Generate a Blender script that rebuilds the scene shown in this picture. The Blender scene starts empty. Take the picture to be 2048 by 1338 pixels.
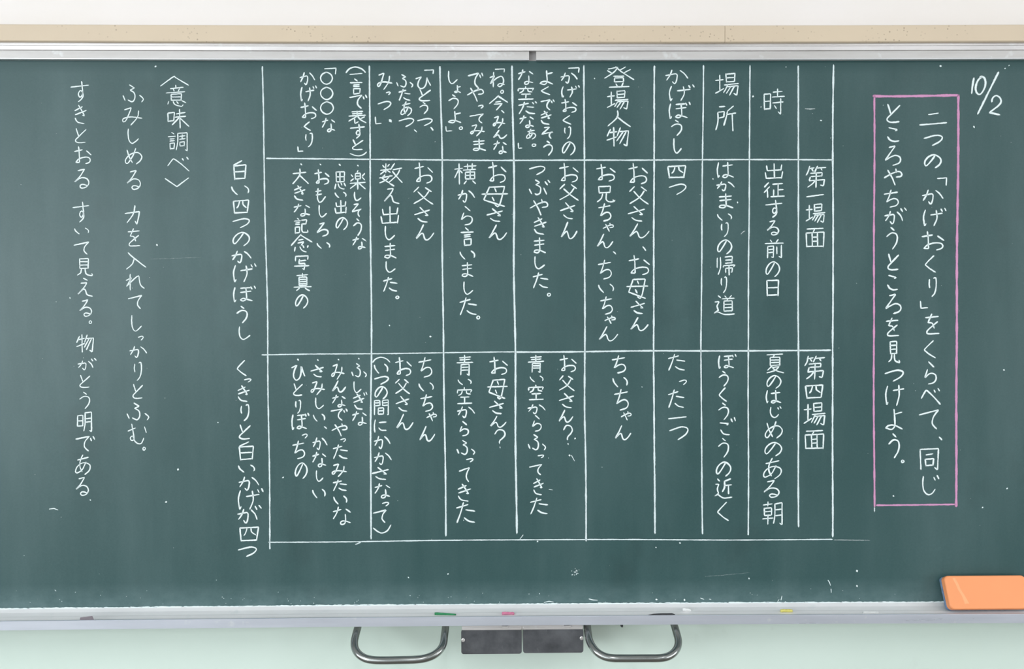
import bpy, bmesh, math, random
from mathutils import Vector, Matrix
S = bpy.context.scene
COL = S.collection
PI = math.pi
R = random.Random(7)

# ------------------------------------------------------------------ camera
Z0 = 0.95                                  # height of the writing surface's bottom edge above the floor
CX, CZ, CD = 0.00507525, 0.6362227, 1.88095552
YAW, PITCH, ROLL, KC = 0.01111837, -0.01928923, -0.0033039, 0.00640571
FPX = 1704.0
_cy, _sy, _cp, _sp, _cr, _sr = (math.cos(YAW), math.sin(YAW), math.cos(PITCH), math.sin(PITCH), math.cos(ROLL), math.sin(ROLL))
_r = Vector((_cy, -_sy, 0)); _f0 = Vector((_sy, _cy, 0)); _z = Vector((0, 0, 1))
FWD = _f0 * _cp + _z * _sp
_up = -_f0 * _sp + _z * _cp
RGT = _r * _cr + _up * _sr
UPV = -_r * _sr + _up * _cr
CAM = Vector((CX, -CD, CZ + Z0))
cd = bpy.data.cameras.new('camera'); cam = bpy.data.objects.new('camera', cd); COL.objects.link(cam)
cd.sensor_width = 36; cd.lens = FPX / 2048 * 36
cam.matrix_world = Matrix(((RGT.x, UPV.x, -FWD.x, CAM.x), (RGT.y, UPV.y, -FWD.y, CAM.y), (RGT.z, UPV.z, -FWD.z, CAM.z), (0, 0, 0, 1)))
S.camera = cam

# ------------------------------------------------------------------ light and exposure
S.view_settings.view_transform = 'Standard'; S.view_settings.look = 'None'
S.view_settings.gamma = 1; S.view_settings.use_curve_mapping = False
S.view_settings.exposure = -0.35
W = bpy.data.worlds.new('World'); S.world = W; W.use_nodes = True
W.node_tree.nodes['Background'].inputs[0].default_value = (0.75, 0.85, 1.0, 1)
W.node_tree.nodes['Background'].inputs[1].default_value = 0.25

def area(name, loc, rot, sx, sy, power, col):
    l = bpy.data.lights.new(name, 'AREA'); l.shape = 'RECTANGLE'; l.size = sx; l.size_y = sy
    l.energy = power; l.color = col
    o = bpy.data.objects.new(name, l); COL.objects.link(o); o.location = loc; o.rotation_euler = rot
    return o
for i, y in enumerate((-2.5, -4.3, -6.1)):       # daylight through the classroom's windows, left wall
    area('window_daylight', (-3.93, y, 1.75), (0, -PI / 2, 0), 1.6, 1.6, (66, 102, 118)[i], (0.90, 0.96, 1.0))
for y in (-1.6, -3.1):                            # weaker light from the corridor side, right wall
    area('corridor_daylight', (3.93, y, 1.75), (0, PI / 2, 0), 1.4, 1.2, 33, (0.97, 0.98, 1.0))
for x in (-1.9, 0.0, 1.9):                        # fluorescent tubes on the ceiling
    for y in (-2.6, -5.0):
        area('ceiling_lamp', (x, y, 2.93), (0, 0, 0), 0.3, 1.5, 17, (0.97, 0.98, 1.0))

# ------------------------------------------------------------------ helpers
def ray(px, py):
    return FWD + RGT * ((px - 1024) / FPX) - UPV * ((py - 669) / FPX)
def pt(px, py, e=0.0):
    """point on the slightly curved board surface, e metres in front of it, seen at a photo position"""
    d = ray(px, py); X = 0.0
    for _ in range(6):
        t = (CD - KC * X * X - e) / d.y
        X = CAM.x + t * d.x
    return CAM + d * t
def zat(py, e, px=1024):
    return pt(px, py, e).z
def ysurf(X, e=0.0):
    return -KC * X * X - e

def new_mat(name):
    m = bpy.data.materials.new(name); m.use_nodes = True
    nt = m.node_tree; b = nt.nodes['Principled BSDF']
    return m, nt, b
def nd(nt, t, **kw):
    n = nt.nodes.new(t)
    for k, v in kw.items():
        if k.startswith('i_'):
            key = k[2:].replace('_', ' ')
            n.inputs[key].default_value = v
        else: setattr(n, k, v)
    return n
def lk(nt, a, b): nt.links.new(a, b)
def srgb(r, g, b):
    f = lambda c: (c / 255 / 12.92) if c <= 10 else ((c / 255 + 0.055) / 1.055) ** 2.4
    return (f(r), f(g), f(b), 1)
def noise(nt, scale, detail=3, rough=0.5, vec=None, mapscale=None):
    tc = nd(nt, 'ShaderNodeTexCoord')
    n = nd(nt, 'ShaderNodeTexNoise'); n.inputs['Scale'].default_value = scale
    n.inputs['Detail'].default_value = detail; n.inputs['Roughness'].default_value = rough
    if mapscale:
        mp = nd(nt, 'ShaderNodeMapping'); mp.inputs['Scale'].default_value = mapscale
        lk(nt, tc.outputs['Object'], mp.inputs['Vector']); lk(nt, mp.outputs['Vector'], n.inputs['Vector'])
    else: lk(nt, tc.outputs['Object'], n.inputs['Vector'])
    return n
def ramp(nt, src, stops):
    r = nd(nt, 'ShaderNodeValToRGB'); e = r.color_ramp.elements
    while len(e) < len(stops): e.new(0.5)
    for k, (p, c) in enumerate(stops):
        e[k].position = p; e[k].color = c if len(c) == 4 else (*c, 1)
    lk(nt, src, r.inputs[0]); return r
def mixc(nt, fac, a, b, blend='MIX'):
    m = nd(nt, 'ShaderNodeMix', data_type='RGBA', blend_type=blend)
    for s, v in ((0, fac), (6, a), (7, b)):
        if hasattr(v, 'is_linked') or hasattr(v, 'links'): lk(nt, v, m.inputs[s])
        else: m.inputs[s].default_value = v
    return m.outputs[2]
G = lambda v: (v, v, v, 1)

# ------------------------------------------------------------------ materials
def m_plain(name, col, rough=0.6, metal=0.0, var=0.06, scale=6, spec=0.5, bump=0, bscale=200):
    m, nt, b = new_mat(name)
    n = noise(nt, scale, 4)
    r = ramp(nt, n.outputs['Fac'], [(0.3, G(1 - var)), (0.7, G(1.0))])
    c = mixc(nt, 1.0, col, r.outputs[0], 'MULTIPLY')
    lk(nt, c, b.inputs['Base Color'])
    b.inputs['Roughness'].default_value = rough; b.inputs['Metallic'].default_value = metal
    b.inputs['Specular IOR Level'].default_value = spec
    if bump:
        n2 = noise(nt, bscale, 2); bp = nd(nt, 'ShaderNodeBump'); bp.inputs['Strength'].default_value = bump
        bp.inputs['Distance'].default_value = 0.001
        lk(nt, n2.outputs['Fac'], bp.inputs['Height']); lk(nt, bp.outputs['Normal'], b.inputs['Normal'])
    return m

def m_board():
    m, nt, b = new_mat('green_chalkboard_enamel')
    base = srgb(32, 71, 71); dust = srgb(150, 174, 176)
    # wiped chalk haze: broad clouds, vertical wiping streaks, small smudges
    n1 = noise(nt, 1.6, 4, 0.55); r1 = ramp(nt, n1.outputs['Fac'], [(0.35, G(0)), (0.72, G(1))])
    n2 = noise(nt, 1.0, 5, 0.6, mapscale=(9, 9, 1.6)); r2 = ramp(nt, n2.outputs['Fac'], [(0.4, G(0)), (0.75, G(1))])
    n3 = noise(nt, 260, 2, 0.6); r3 = ramp(nt, n3.outputs['Fac'], [(0.3, G(0)), (0.8, G(1))])
    tc = nd(nt, 'ShaderNodeTexCoord'); sx = nd(nt, 'ShaderNodeSeparateXYZ'); lk(nt, tc.outputs['Object'], sx.inputs[0])
    mr = nd(nt, 'ShaderNodeMapRange'); lk(nt, sx.outputs['Z'], mr.inputs[0])
    mr.inputs[1].default_value = 0.055; mr.inputs[2].default_value = 0.0; mr.inputs[3].default_value = 0; mr.inputs[4].default_value = 1
    n4 = noise(nt, 26, 4, 0.6, mapscale=(1, 1, 1.6))
    mm = nd(nt, 'ShaderNodeMath', operation='MULTIPLY'); lk(nt, mr.outputs[0], mm.inputs[0]); lk(nt, n4.outputs['Fac'], mm.inputs[1])
    a = nd(nt, 'ShaderNodeMath', operation='MULTIPLY_ADD'); lk(nt, r1.outputs[0], a.inputs[0]); a.inputs[1].default_value = 0.06; a.inputs[2].default_value = 0.015
    c = nd(nt, 'ShaderNodeMath', operation='MULTIPLY_ADD'); lk(nt, r2.outputs[0], c.inputs[0]); c.inputs[1].default_value = 0.075; lk(nt, a.outputs[0], c.inputs[2])
    d = nd(nt, 'ShaderNodeMath', operation='MULTIPLY_ADD'); lk(nt, r3.outputs[0], d.inputs[0]); d.inputs[1].default_value = 0.03; lk(nt, c.outputs[0], d.inputs[2])
    e = nd(nt, 'ShaderNodeMath', operation='MULTIPLY_ADD'); lk(nt, mm.outputs[0], e.inputs[0]); e.inputs[1].default_value = 0.36; lk(nt, d.outputs[0], e.inputs[2])
    e.use_clamp = True
    tp = nd(nt, 'ShaderNodeMapRange'); lk(nt, sx.outputs['Z'], tp.inputs[0])       # the eraser never quite reaches the top edge: no haze there
    tp.inputs[1].default_value = 1.17; tp.inputs[2].default_value = 1.192; tp.inputs[3].default_value = 1; tp.inputs[4].default_value = 0.1
    e2 = nd(nt, 'ShaderNodeMath', operation='MULTIPLY'); lk(nt, e.outputs[0], e2.inputs[0]); lk(nt, tp.outputs[0], e2.inputs[1]); e = e2
    col = mixc(nt, e.outputs[0], base, dust)
    # darker scuffs where the board has been rubbed clean
    v = noise(nt, 6, 4, 0.6, mapscale=(1, 1, 0.7)); rv = ramp(nt, v.outputs['Fac'], [(0.58, G(1)), (0.72, G(0.86))])
    col = mixc(nt, 1.0, col, rv.outputs[0], 'MULTIPLY')
    lk(nt, col, b.inputs['Base Color'])
    b.inputs['Roughness'].default_value = 0.42; b.inputs['Specular IOR Level'].default_value = 0.5
    n5 = noise(nt, 900, 2); bp = nd(nt, 'ShaderNodeBump'); bp.inputs['Strength'].default_value = 0.15; bp.inputs['Distance'].default_value = 0.0004
    lk(nt, n5.outputs['Fac'], bp.inputs['Height']); lk(nt, bp.outputs['Normal'], b.inputs['Normal'])
    return m

def m_chalk(name, col, dens=0.0, scale=700):
    """dry chalk: coverage falls off at the stroke's edge and breaks up over the grain of the board"""
    m, nt, b = new_mat(name)
    b.inputs['Base Color'].default_value = col; b.inputs['Roughness'].default_value = 0.95
    b.inputs['Specular IOR Level'].default_value = 0.1
    at = nd(nt, 'ShaderNodeAttribute', attribute_name='cover')
    n = noise(nt, scale, 2, 0.6)
    s = nd(nt, 'ShaderNodeMath', operation='MULTIPLY_ADD'); lk(nt, n.outputs['Fac'], s.inputs[0]); s.inputs[1].default_value = 1.0; s.inputs[2].default_value = -0.5 + dens
    a = nd(nt, 'ShaderNodeMath', operation='MULTIPLY_ADD'); lk(nt, at.outputs['Fac'], a.inputs[0]); a.inputs[1].default_value = 2.6; lk(nt, s.outputs[0], a.inputs[2])
    a.use_clamp = True
    lk(nt, a.outputs[0], b.inputs['Alpha'])
    return m

def m_trim():
    m, nt, b = new_mat('beige_painted_wood')
    n = noise(nt, 3, 3); base = ramp(nt, n.outputs['Fac'], [(0.3, srgb(214, 196, 172)), (0.7, srgb(222, 204, 178))])
    tc = nd(nt, 'ShaderNodeTexCoord')
    vo = nd(nt, 'ShaderNodeTexVoronoi'); vo.inputs['Scale'].default_value = 110; lk(nt, tc.outputs['Object'], vo.inputs['Vector'])
    r = ramp(nt, vo.outputs['Distance'], [(0.16, G(1)), (0.22, G(0))])
    n2 = noise(nt, 9, 3); r2 = ramp(nt, n2.outputs['Fac'], [(0.49, G(0)), (0.64, G(1))])
    f = nd(nt, 'ShaderNodeMath', operation='MULTIPLY'); lk(nt, r.outputs[0], f.inputs[0]); lk(nt, r2.outputs[0], f.inputs[1])
    f2 = nd(nt, 'ShaderNodeMath', operation='MULTIPLY'); lk(nt, f.outputs[0], f2.inputs[0]); f2.inputs[1].default_value = 0.5
    lk(nt, mixc(nt, f2.outputs[0], base.outputs[0], srgb(120, 95, 70)), b.inputs['Base Color'])
    b.inputs['Roughness'].default_value = 0.5
    return m

def m_wall(name, c0, c1, stain):
    m, nt, b = new_mat(name)
    n = noise(nt, 1.5, 4); base = ramp(nt, n.outputs['Fac'], [(0.3, c0), (0.7, c1)])
    n2 = noise(nt, 14, 4, 0.6); r = ramp(nt, n2.outputs['Fac'], [(0.66, G(0)), (0.80, G(1))])
    f = nd(nt, 'ShaderNodeMath', operation='MULTIPLY'); lk(nt, r.outputs[0], f.inputs[0]); f.inputs[1].default_value = 0.35
    lk(nt, mixc(nt, f.outputs[0], base.outputs[0], stain), b.inputs['Base Color'])
    b.inputs['Roughness'].default_value = 0.7
    n3 = noise(nt, 120, 3); bp = nd(nt, 'ShaderNodeBump'); bp.inputs['Strength'].default_value = 0.1; bp.inputs['Distance'].default_value = 0.001
    lk(nt, n3.outputs['Fac'], bp.inputs['Height']); lk(nt, bp.outputs['Normal'], b.inputs['Normal'])
    return m

def m_alu(name='brushed_aluminium', metal=0.75, c0=(186, 190, 208), c1=(212, 216, 230), r0=.30, r1=.42):
    m, nt, b = new_mat(name)
    n = noise(nt, 4, 4, 0.6, mapscale=(1, 1, 12)); r = ramp(nt, n.outputs['Fac'], [(0.3, srgb(*c0)), (0.7, srgb(*c1))])
    n2 = noise(nt, 30, 3, 0.6); r2 = ramp(nt, n2.outputs['Fac'], [(0.62, G(0)), (0.75, G(0.6))])
    lk(nt, mixc(nt, r2.outputs[0], r.outputs[0], srgb(232, 236, 236)), b.inputs['Base Color'])
    rr = ramp(nt, n.outputs['Fac'], [(0.3, G(r0)), (0.7, G(r1))]); lk(nt, rr.outputs[0], b.inputs['Roughness'])
    b.inputs['Metallic'].default_value = metal
    return m

def m_plate():
    m, nt, b = new_mat('dark_grey_rubbed_metal')
    n = noise(nt, 18, 5, 0.6); r = ramp(nt, n.outputs['Fac'], [(0.35, srgb(64, 66, 70)), (0.7, srgb(98, 100, 104))])
    n2 = noise(nt, 60, 4, 0.7, mapscale=(1, 1, 0.5)); r2 = ramp(nt, n2.outputs['Fac'], [(0.66, G(0)), (0.78, G(0.4))])
    lk(nt, mixc(nt, r2.outputs[0], r.outputs[0], srgb(150, 152, 156)), b.inputs['Base Color'])
    b.inputs['Roughness'].default_value = 0.55; b.inputs['Metallic'].default_value = 0.2
    return m

M = dict(
    board=m_board(),
    chalk=m_chalk('white_chalk', (0.84, 0.95, 0.95, 1), -0.12),
    thick=m_chalk('white_chalk_lines', (0.74, 0.85, 0.86, 1), -0.3, 420),
    pink=m_chalk('pink_chalk', srgb(214, 156, 194), -0.25, 420),
    dust=m_chalk('chalk_crumbs', (0.72, 0.86, 0.88, 1), -0.5, 420),
    alu=m_alu('brushed_aluminium', 0.6, (204, 201, 200), (226, 224, 223)),
    bead=m_alu('aluminium_bead_painted_highlight', 0.3, (224, 224, 226), (236, 236, 238), .3, .4),  # paler than the rail metal: the edge's white highlight put into the colour
    cover=m_alu('matt_aluminium', 0.25, (196, 193, 190), (212, 210, 208), .5, .6),
    tray=m_alu('dusty_aluminium', 0.10, (238, 238, 239), (248, 248, 248), .26, .40),
    lip=m_alu('lilac_anodised_aluminium', 0.5, (202, 208, 219), (212, 217, 227), .26, .38),
    core=m_alu('dull_aluminium', 0.2, (150, 148, 148), (168, 166, 166), .5, .6),
    steel=m_plain('polished_steel', srgb(160, 164, 162), 0.20, 1.0, 0.10, 30),
    plate=m_plate(),
    trim=m_trim(),
    wall=m_wall('white_plaster', srgb(244, 238, 232), srgb(248, 243, 241), srgb(214, 208, 202)),
    green=m_wall('pale_green_paint', srgb(210, 226, 216), srgb(218, 233, 224), srgb(196, 208, 198)),
    floor=m_plain('floor_boards', srgb(128, 122, 114), 0.5, 0, 0.2, 3),
    room=m_plain('room_paint', srgb(222, 223, 224), 0.8, 0, 0.04, 2),
    orange=m_plain('orange_plastic', srgb(250, 160, 104), 0.45, 0, 0.05, 12),
    smear=m_plain('pale_orange_smear', srgb(250, 178, 126), 0.6, 0, 0.05, 40),
    felt=m_plain('blue_felt', srgb(118, 142, 172), 0.95, 0, 0.35, 160, 0.1, 0.8, 600),
    c_green=m_plain('green_chalk', srgb(70, 152, 104), 0.95, 0, 0.2, 200, 0.1, 0.5, 500),
    c_pink=m_plain('rose_chalk', srgb(226, 140, 170), 0.95, 0, 0.2, 200, 0.1, 0.5, 500),
    c_yellow=m_plain('yellow_chalk', srgb(232, 222, 128), 0.95, 0, 0.2, 200, 0.1, 0.5, 500),
    c_white=m_plain('white_chalk_stick', srgb(244, 246, 244), 0.95, 0, 0.1, 200, 0.1, 0.5, 500),
    grey=m_plain('matt_grey', srgb(130, 122, 128), 0.8, 0, 0.15, 60),
    dark=m_plain('dark_metal', srgb(70, 72, 74), 0.5, 0.4, 0.2, 60),
)

# ------------------------------------------------------------------ object helpers
def link(name, me, mat, parent=None):
    o = bpy.data.objects.new(name, me); COL.objects.link(o)
    if mat and not me.materials: me.materials.append(mat)
    if parent: o.parent = parent; o.matrix_parent_inverse = Matrix.Identity(4)
    return o
def mesh(name, vs, fs, mat, parent=None, smooth=False, origin=None):
    """vertices in world space; parent empties sit at 'origin' with no rotation"""
    off = Vector((0, 0, 0)); p = parent
    while p is not None: off += p.location; p = p.parent
    me = bpy.data.meshes.new(name)
    if parent is None and origin is not None: off = Vector(origin)
    me.from_pydata([tuple(Vector(v) - off) for v in vs], [], fs); me.update()
    bm = bmesh.new(); bm.from_mesh(me); bmesh.ops.recalc_face_normals(bm, faces=bm.faces); bm.to_mesh(me); bm.free()
    if smooth:
        for q in me.polygons: q.use_smooth = True
    o = link(name, me, mat, parent)
    if parent is None and origin is not None: o.location = origin
    return o
def empty(name, loc):
    o = bpy.data.objects.new(name, None); COL.objects.link(o); o.location = loc; o.empty_display_size = 0.05
    return o
def tag(o, label=None, cat=None, group=None, kind=None):
    if label: o['label'] = label
    if cat: o['category'] = cat
    if group: o['group'] = group
    if kind: o['kind'] = kind
    return o
def box(x0, x1, y0, y1, z0, z1):
    v = [(x, y, z) for x in (x0, x1) for y in (y0, y1) for z in (z0, z1)]
    f = [(0, 1, 3, 2), (4, 6, 7, 5), (0, 4, 5, 1), (2, 3, 7, 6), (0, 2, 6, 4), (1, 5, 7, 3)]
    return v, f
def sweep(prof, x0, x1, n=40):
    """closed profile [(e, z)] carried along the board's gentle curve"""
    vs, fs = [], []; k = len(prof)
    for i in range(n + 1):
        X = x0 + (x1 - x0) * i / n
        for e, z in prof: vs.append((X, ysurf(X, e), z))
    for i in range(n):
        for j in range(k):
            a = i * k + j; b = i * k + (j + 1) % k
            fs.append((a, b, b + k, a + k))
    fs.append(tuple(range(k))); fs.append(tuple(range(n * k, n * k + k)))
    return vs, fs
def tube(points, rad, seg=16):
    """round bar through 3-D points"""
    vs, fs = [], []; P = [Vector(p) for p in points]; n = len(P)
    up = Vector((0, 1, 0.3)).normalized()
    for i, p in enumerate(P):
        t = (P[min(i + 1, n - 1)] - P[max(i - 1, 0)]).normalized()
        a = up.cross(t).normalized(); b = t.cross(a)
        r = rad if not callable(rad) else rad(i / (n - 1))
        for s in range(seg):
            an = 2 * PI * s / seg; vs.append(tuple(p + a * (r * math.cos(an)) + b * (r * math.sin(an))))
    for i in range(n - 1):
        for s in range(seg):
            a = i * seg + s; b = i * seg + (s + 1) % seg; fs.append((a, b, b + seg, a + seg))
    fs.append(tuple(range(seg))); fs.append(tuple(range((n - 1) * seg, n * seg)))
    return vs, fs
def spline(P, n=8):
    out = []
    for i in range(len(P) - 1):
        p0 = P[max(i - 1, 0)]; p1 = P[i]; p2 = P[i + 1]; p3 = P[min(i + 2, len(P) - 1)]
        for k in range(n):
            t = k / n
            out.append(tuple(0.5 * (2 * b + (c - a) * t + (2 * a - 5 * b + 4 * c - d) * t * t + (3 * b - a - 3 * c + d) * t ** 3) for a, b, c, d in zip(p0, p1, p2, p3)))
    out.append(tuple(P[-1])); return out

# ------------------------------------------------------------------ handwriting: stroke shapes and where each character stands
KANA = {
'あ':"14,26 87,12|49,0 32,30 30,60 44,86|70,36 46,74 12,92 0,84 10,62 35,45 65,40 95,50 98,70 85,86 62,100",
'い':"0,12 6,45 22,80 34,100|76,0 94,25 100,55 96,80",
'う':"38,0 68,13|0,42 40,26 82,28 98,45 88,72 52,100",
'え':"38,0 66,12|22,28 62,25* 42,52 0,90* 30,66 46,60 54,72 64,92 100,100",
'お':"0,28 48,18|24,0 28,35 29,70 30,92* 8,92* 26,72 58,62 86,64 95,78 88,92 66,100|72,24 100,48",
'か':"0,40 45,26* 52,38 48,80 40,100 30,84|28,0 20,35 4,74|65,3 84,26 100,60",
'が':"0,50 38,40* 43,50 40,86 33,100 24,84|25,22 18,50 3,80|56,26 72,50 80,80|72,5 80,24|88,0 98,17",
'き':"0,30 65,8|4,52 100,28|32,0 58,28 84,58* 66,54|2,70 25,92 80,100",
'ぎ':"0,36 52,18|4,60 78,36|26,10 48,36 68,62* 54,58|10,76 30,96 66,100|76,4 84,20|92,0 100,14",
'く':"82,0 30,32 0,54* 45,78 100,100",
'け':"10,5 0,45 6,98* 12,84|42,26 100,18|72,0 74,50 60,100",
'げ':"8,10 0,50 5,100* 11,86|32,38 84,28|56,12 60,55 46,98|78,5 84,19|94,0 100,15",
'こ':"10,0 80,14* 62,22|0,66 20,90 55,100 92,96",
'ご':"0,32 55,36* 44,44|4,72 24,95 62,100|72,8 80,26|92,0 100,20",
'さ':"0,50 100,18|35,0 62,28 90,56* 70,54|22,76 48,95 84,100",
'し':"4,0 2,40 10,78 34,100 60,94 100,68",
'じ':"6,6 2,45 10,80 34,100 58,94 78,72|70,10 78,26|90,0 100,18",
'す':"0,28 100,18|60,0 64,30 66,62 52,78 42,64 50,46 64,50 68,72 58,88 42,100",
'そ':"22,6 70,0* 0,62* 100,42* 74,54 66,78 82,100",
'た':"0,27 62,10|37,0 22,50 2,100|50,36 100,43|42,76 66,92 98,98",
'だ':"0,30 55,14|32,4 22,50 2,100|46,42 84,46|40,76 60,94 90,98|76,6 84,20|92,0 100,12",
'ち':"0,24 94,12|48,0 34,38 16,70* 55,52 85,52 100,70 85,90 40,100",
'つ':"0,32 58,4 88,6 100,26 85,62 45,100",
'っ':"0,32 58,4 90,6 100,30 85,62 55,100",
'て':"0,26 100,0* 74,36 68,72 90,100",
'で':"0,22 72,4* 50,36 46,72 68,100|78,16 84,34|92,4 100,24",
'と':"6,0 30,54|100,6 36,52 0,80 10,95 42,100 95,96",
'な':"0,27 46,14|30,0 20,35 0,68|74,12 100,30|70,42 72,72 66,96 46,100 44,86 64,80 100,90",
'に':"8,0 0,50 5,100|42,22 100,18|38,64 58,82 100,84",
'ね':"25,0 22,100|0,36 32,24* 0,80* 44,42 78,28 93,46 91,74 70,98 52,88 70,76 100,84",
'の':"62,8 40,46 12,84 0,72 5,42 28,12 60,0 90,20 100,48 88,78 64,100",
'は':"8,2 0,50 6,98* 12,84|34,24 94,16|64,0 66,50 66,82 50,98 32,92 44,80 68,82 100,95",
'ぼ':"6,10 0,50 4,100* 11,86|32,14 76,10|32,40 80,32|56,12 59,55 58,80 44,93 30,88 42,77 60,82 86,92|78,5 84,19|94,0 100,15",
'ひ':"0,20 38,4* 20,38 14,75 32,100 58,88 72,50 74,10* 84,40 100,74",
'ふ':"32,0 56,18* 34,30 55,46 58,76 46,97 24,86|0,62 10,90|82,60 100,80 92,98",
'ぶ':"30,0 50,18* 32,32 54,52 52,88 36,100 28,92|0,62 12,95|70,55 84,98|76,12 88,34|90,2 100,18",
'べ':"0,62 22,16 30,14* 60,48 98,100|66,10 72,24|86,0 94,16",
'ま':"6,22 90,16|10,48 88,40|50,0 52,50 52,82 34,98 4,92 18,80 55,82 100,98",
'み':"10,14 45,2* 34,34 16,76 2,82 4,64 44,54 100,62|82,20 76,56 42,100",
'む':"0,36 40,20|20,0 28,45 32,78 18,84 12,70 26,62 36,86 52,100 72,98 84,72|88,14 98,44",
'め':"10,10 22,50 42,92|62,0 46,46 14,96 0,86 8,60 38,34 74,26 98,48 92,76 66,100",
'も':"24,0 20,40 20,75 38,100 64,92 100,58|0,22 56,16|4,48 62,40",
'や':"0,55 45,28 85,16 100,32 94,46 68,50|66,0 70,24|20,8 45,55 62,100",
'ゃ':"0,62 45,34 85,20 100,34 94,48 64,54|66,0 68,22|24,14 45,60 60,100",
'よ':"50,0 54,45 54,82 35,100 0,92 20,80 55,80 100,98|54,24 98,14",
'ょ':"50,0 54,45 54,80 35,98 4,92 20,80 55,80 100,98|54,26 98,16",
'ら':"36,0 82,24|26,35 3,72* 50,52 94,58 100,78 78,94 34,100",
'り':"5,10 0,35 8,54|62,4 86,0 96,20 92,55 74,82 38,100",
'る':"24,8 70,0* 36,40 0,68* 45,46 85,50 100,72 82,94 48,100 38,88 56,80 92,88",
'れ':"22,0 22,100|0,38 30,22* 2,76* 45,28 68,10 72,32 80,68 100,88",
'ろ':"26,8 66,0* 0,74* 58,50 92,56 100,74 86,90 50,100",
'を':"0,18 95,12|46,0 18,42* 50,46 64,70|88,38 42,64 12,84 20,97 100,95",
'ん':"42,0 22,48 0,92* 32,56 42,66 50,94 64,100 82,84 100,54",
'「':"0,10 100,0* 94,100",
'」':"0,0 8,100* 100,92",
'、':"0,0 60,50 100,100",
'。':"50,0 8,35 10,80 45,100 90,75 92,30 55,4 42,14",
'○':"48,0 14,18 0,50 16,84 50,100 84,84 100,50 84,16 52,1 42,3",
'（':"0,100 14,40 45,2 78,30 100,96",
'）':"0,40 24,80 50,100 80,70 100,0",
'︿':"0,100 45,4 50,4* 100,92",
'﹀':"0,8 50,100* 100,0",
'？':"0,24 30,2 80,4 100,24 84,42 48,60 44,76|50,94 52,100",
'0':"60,4 25,20 0,60 12,92 45,100 80,75 100,40 88,8 55,0 40,6",
'1':"100,0 60,40 0,100",
'l':"80,0 30,50 0,100",
'/':"100,0 60,40 0,100",
'2':"20,32 30,10 65,0 98,18 90,45 0,88* 90,100",
}
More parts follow.
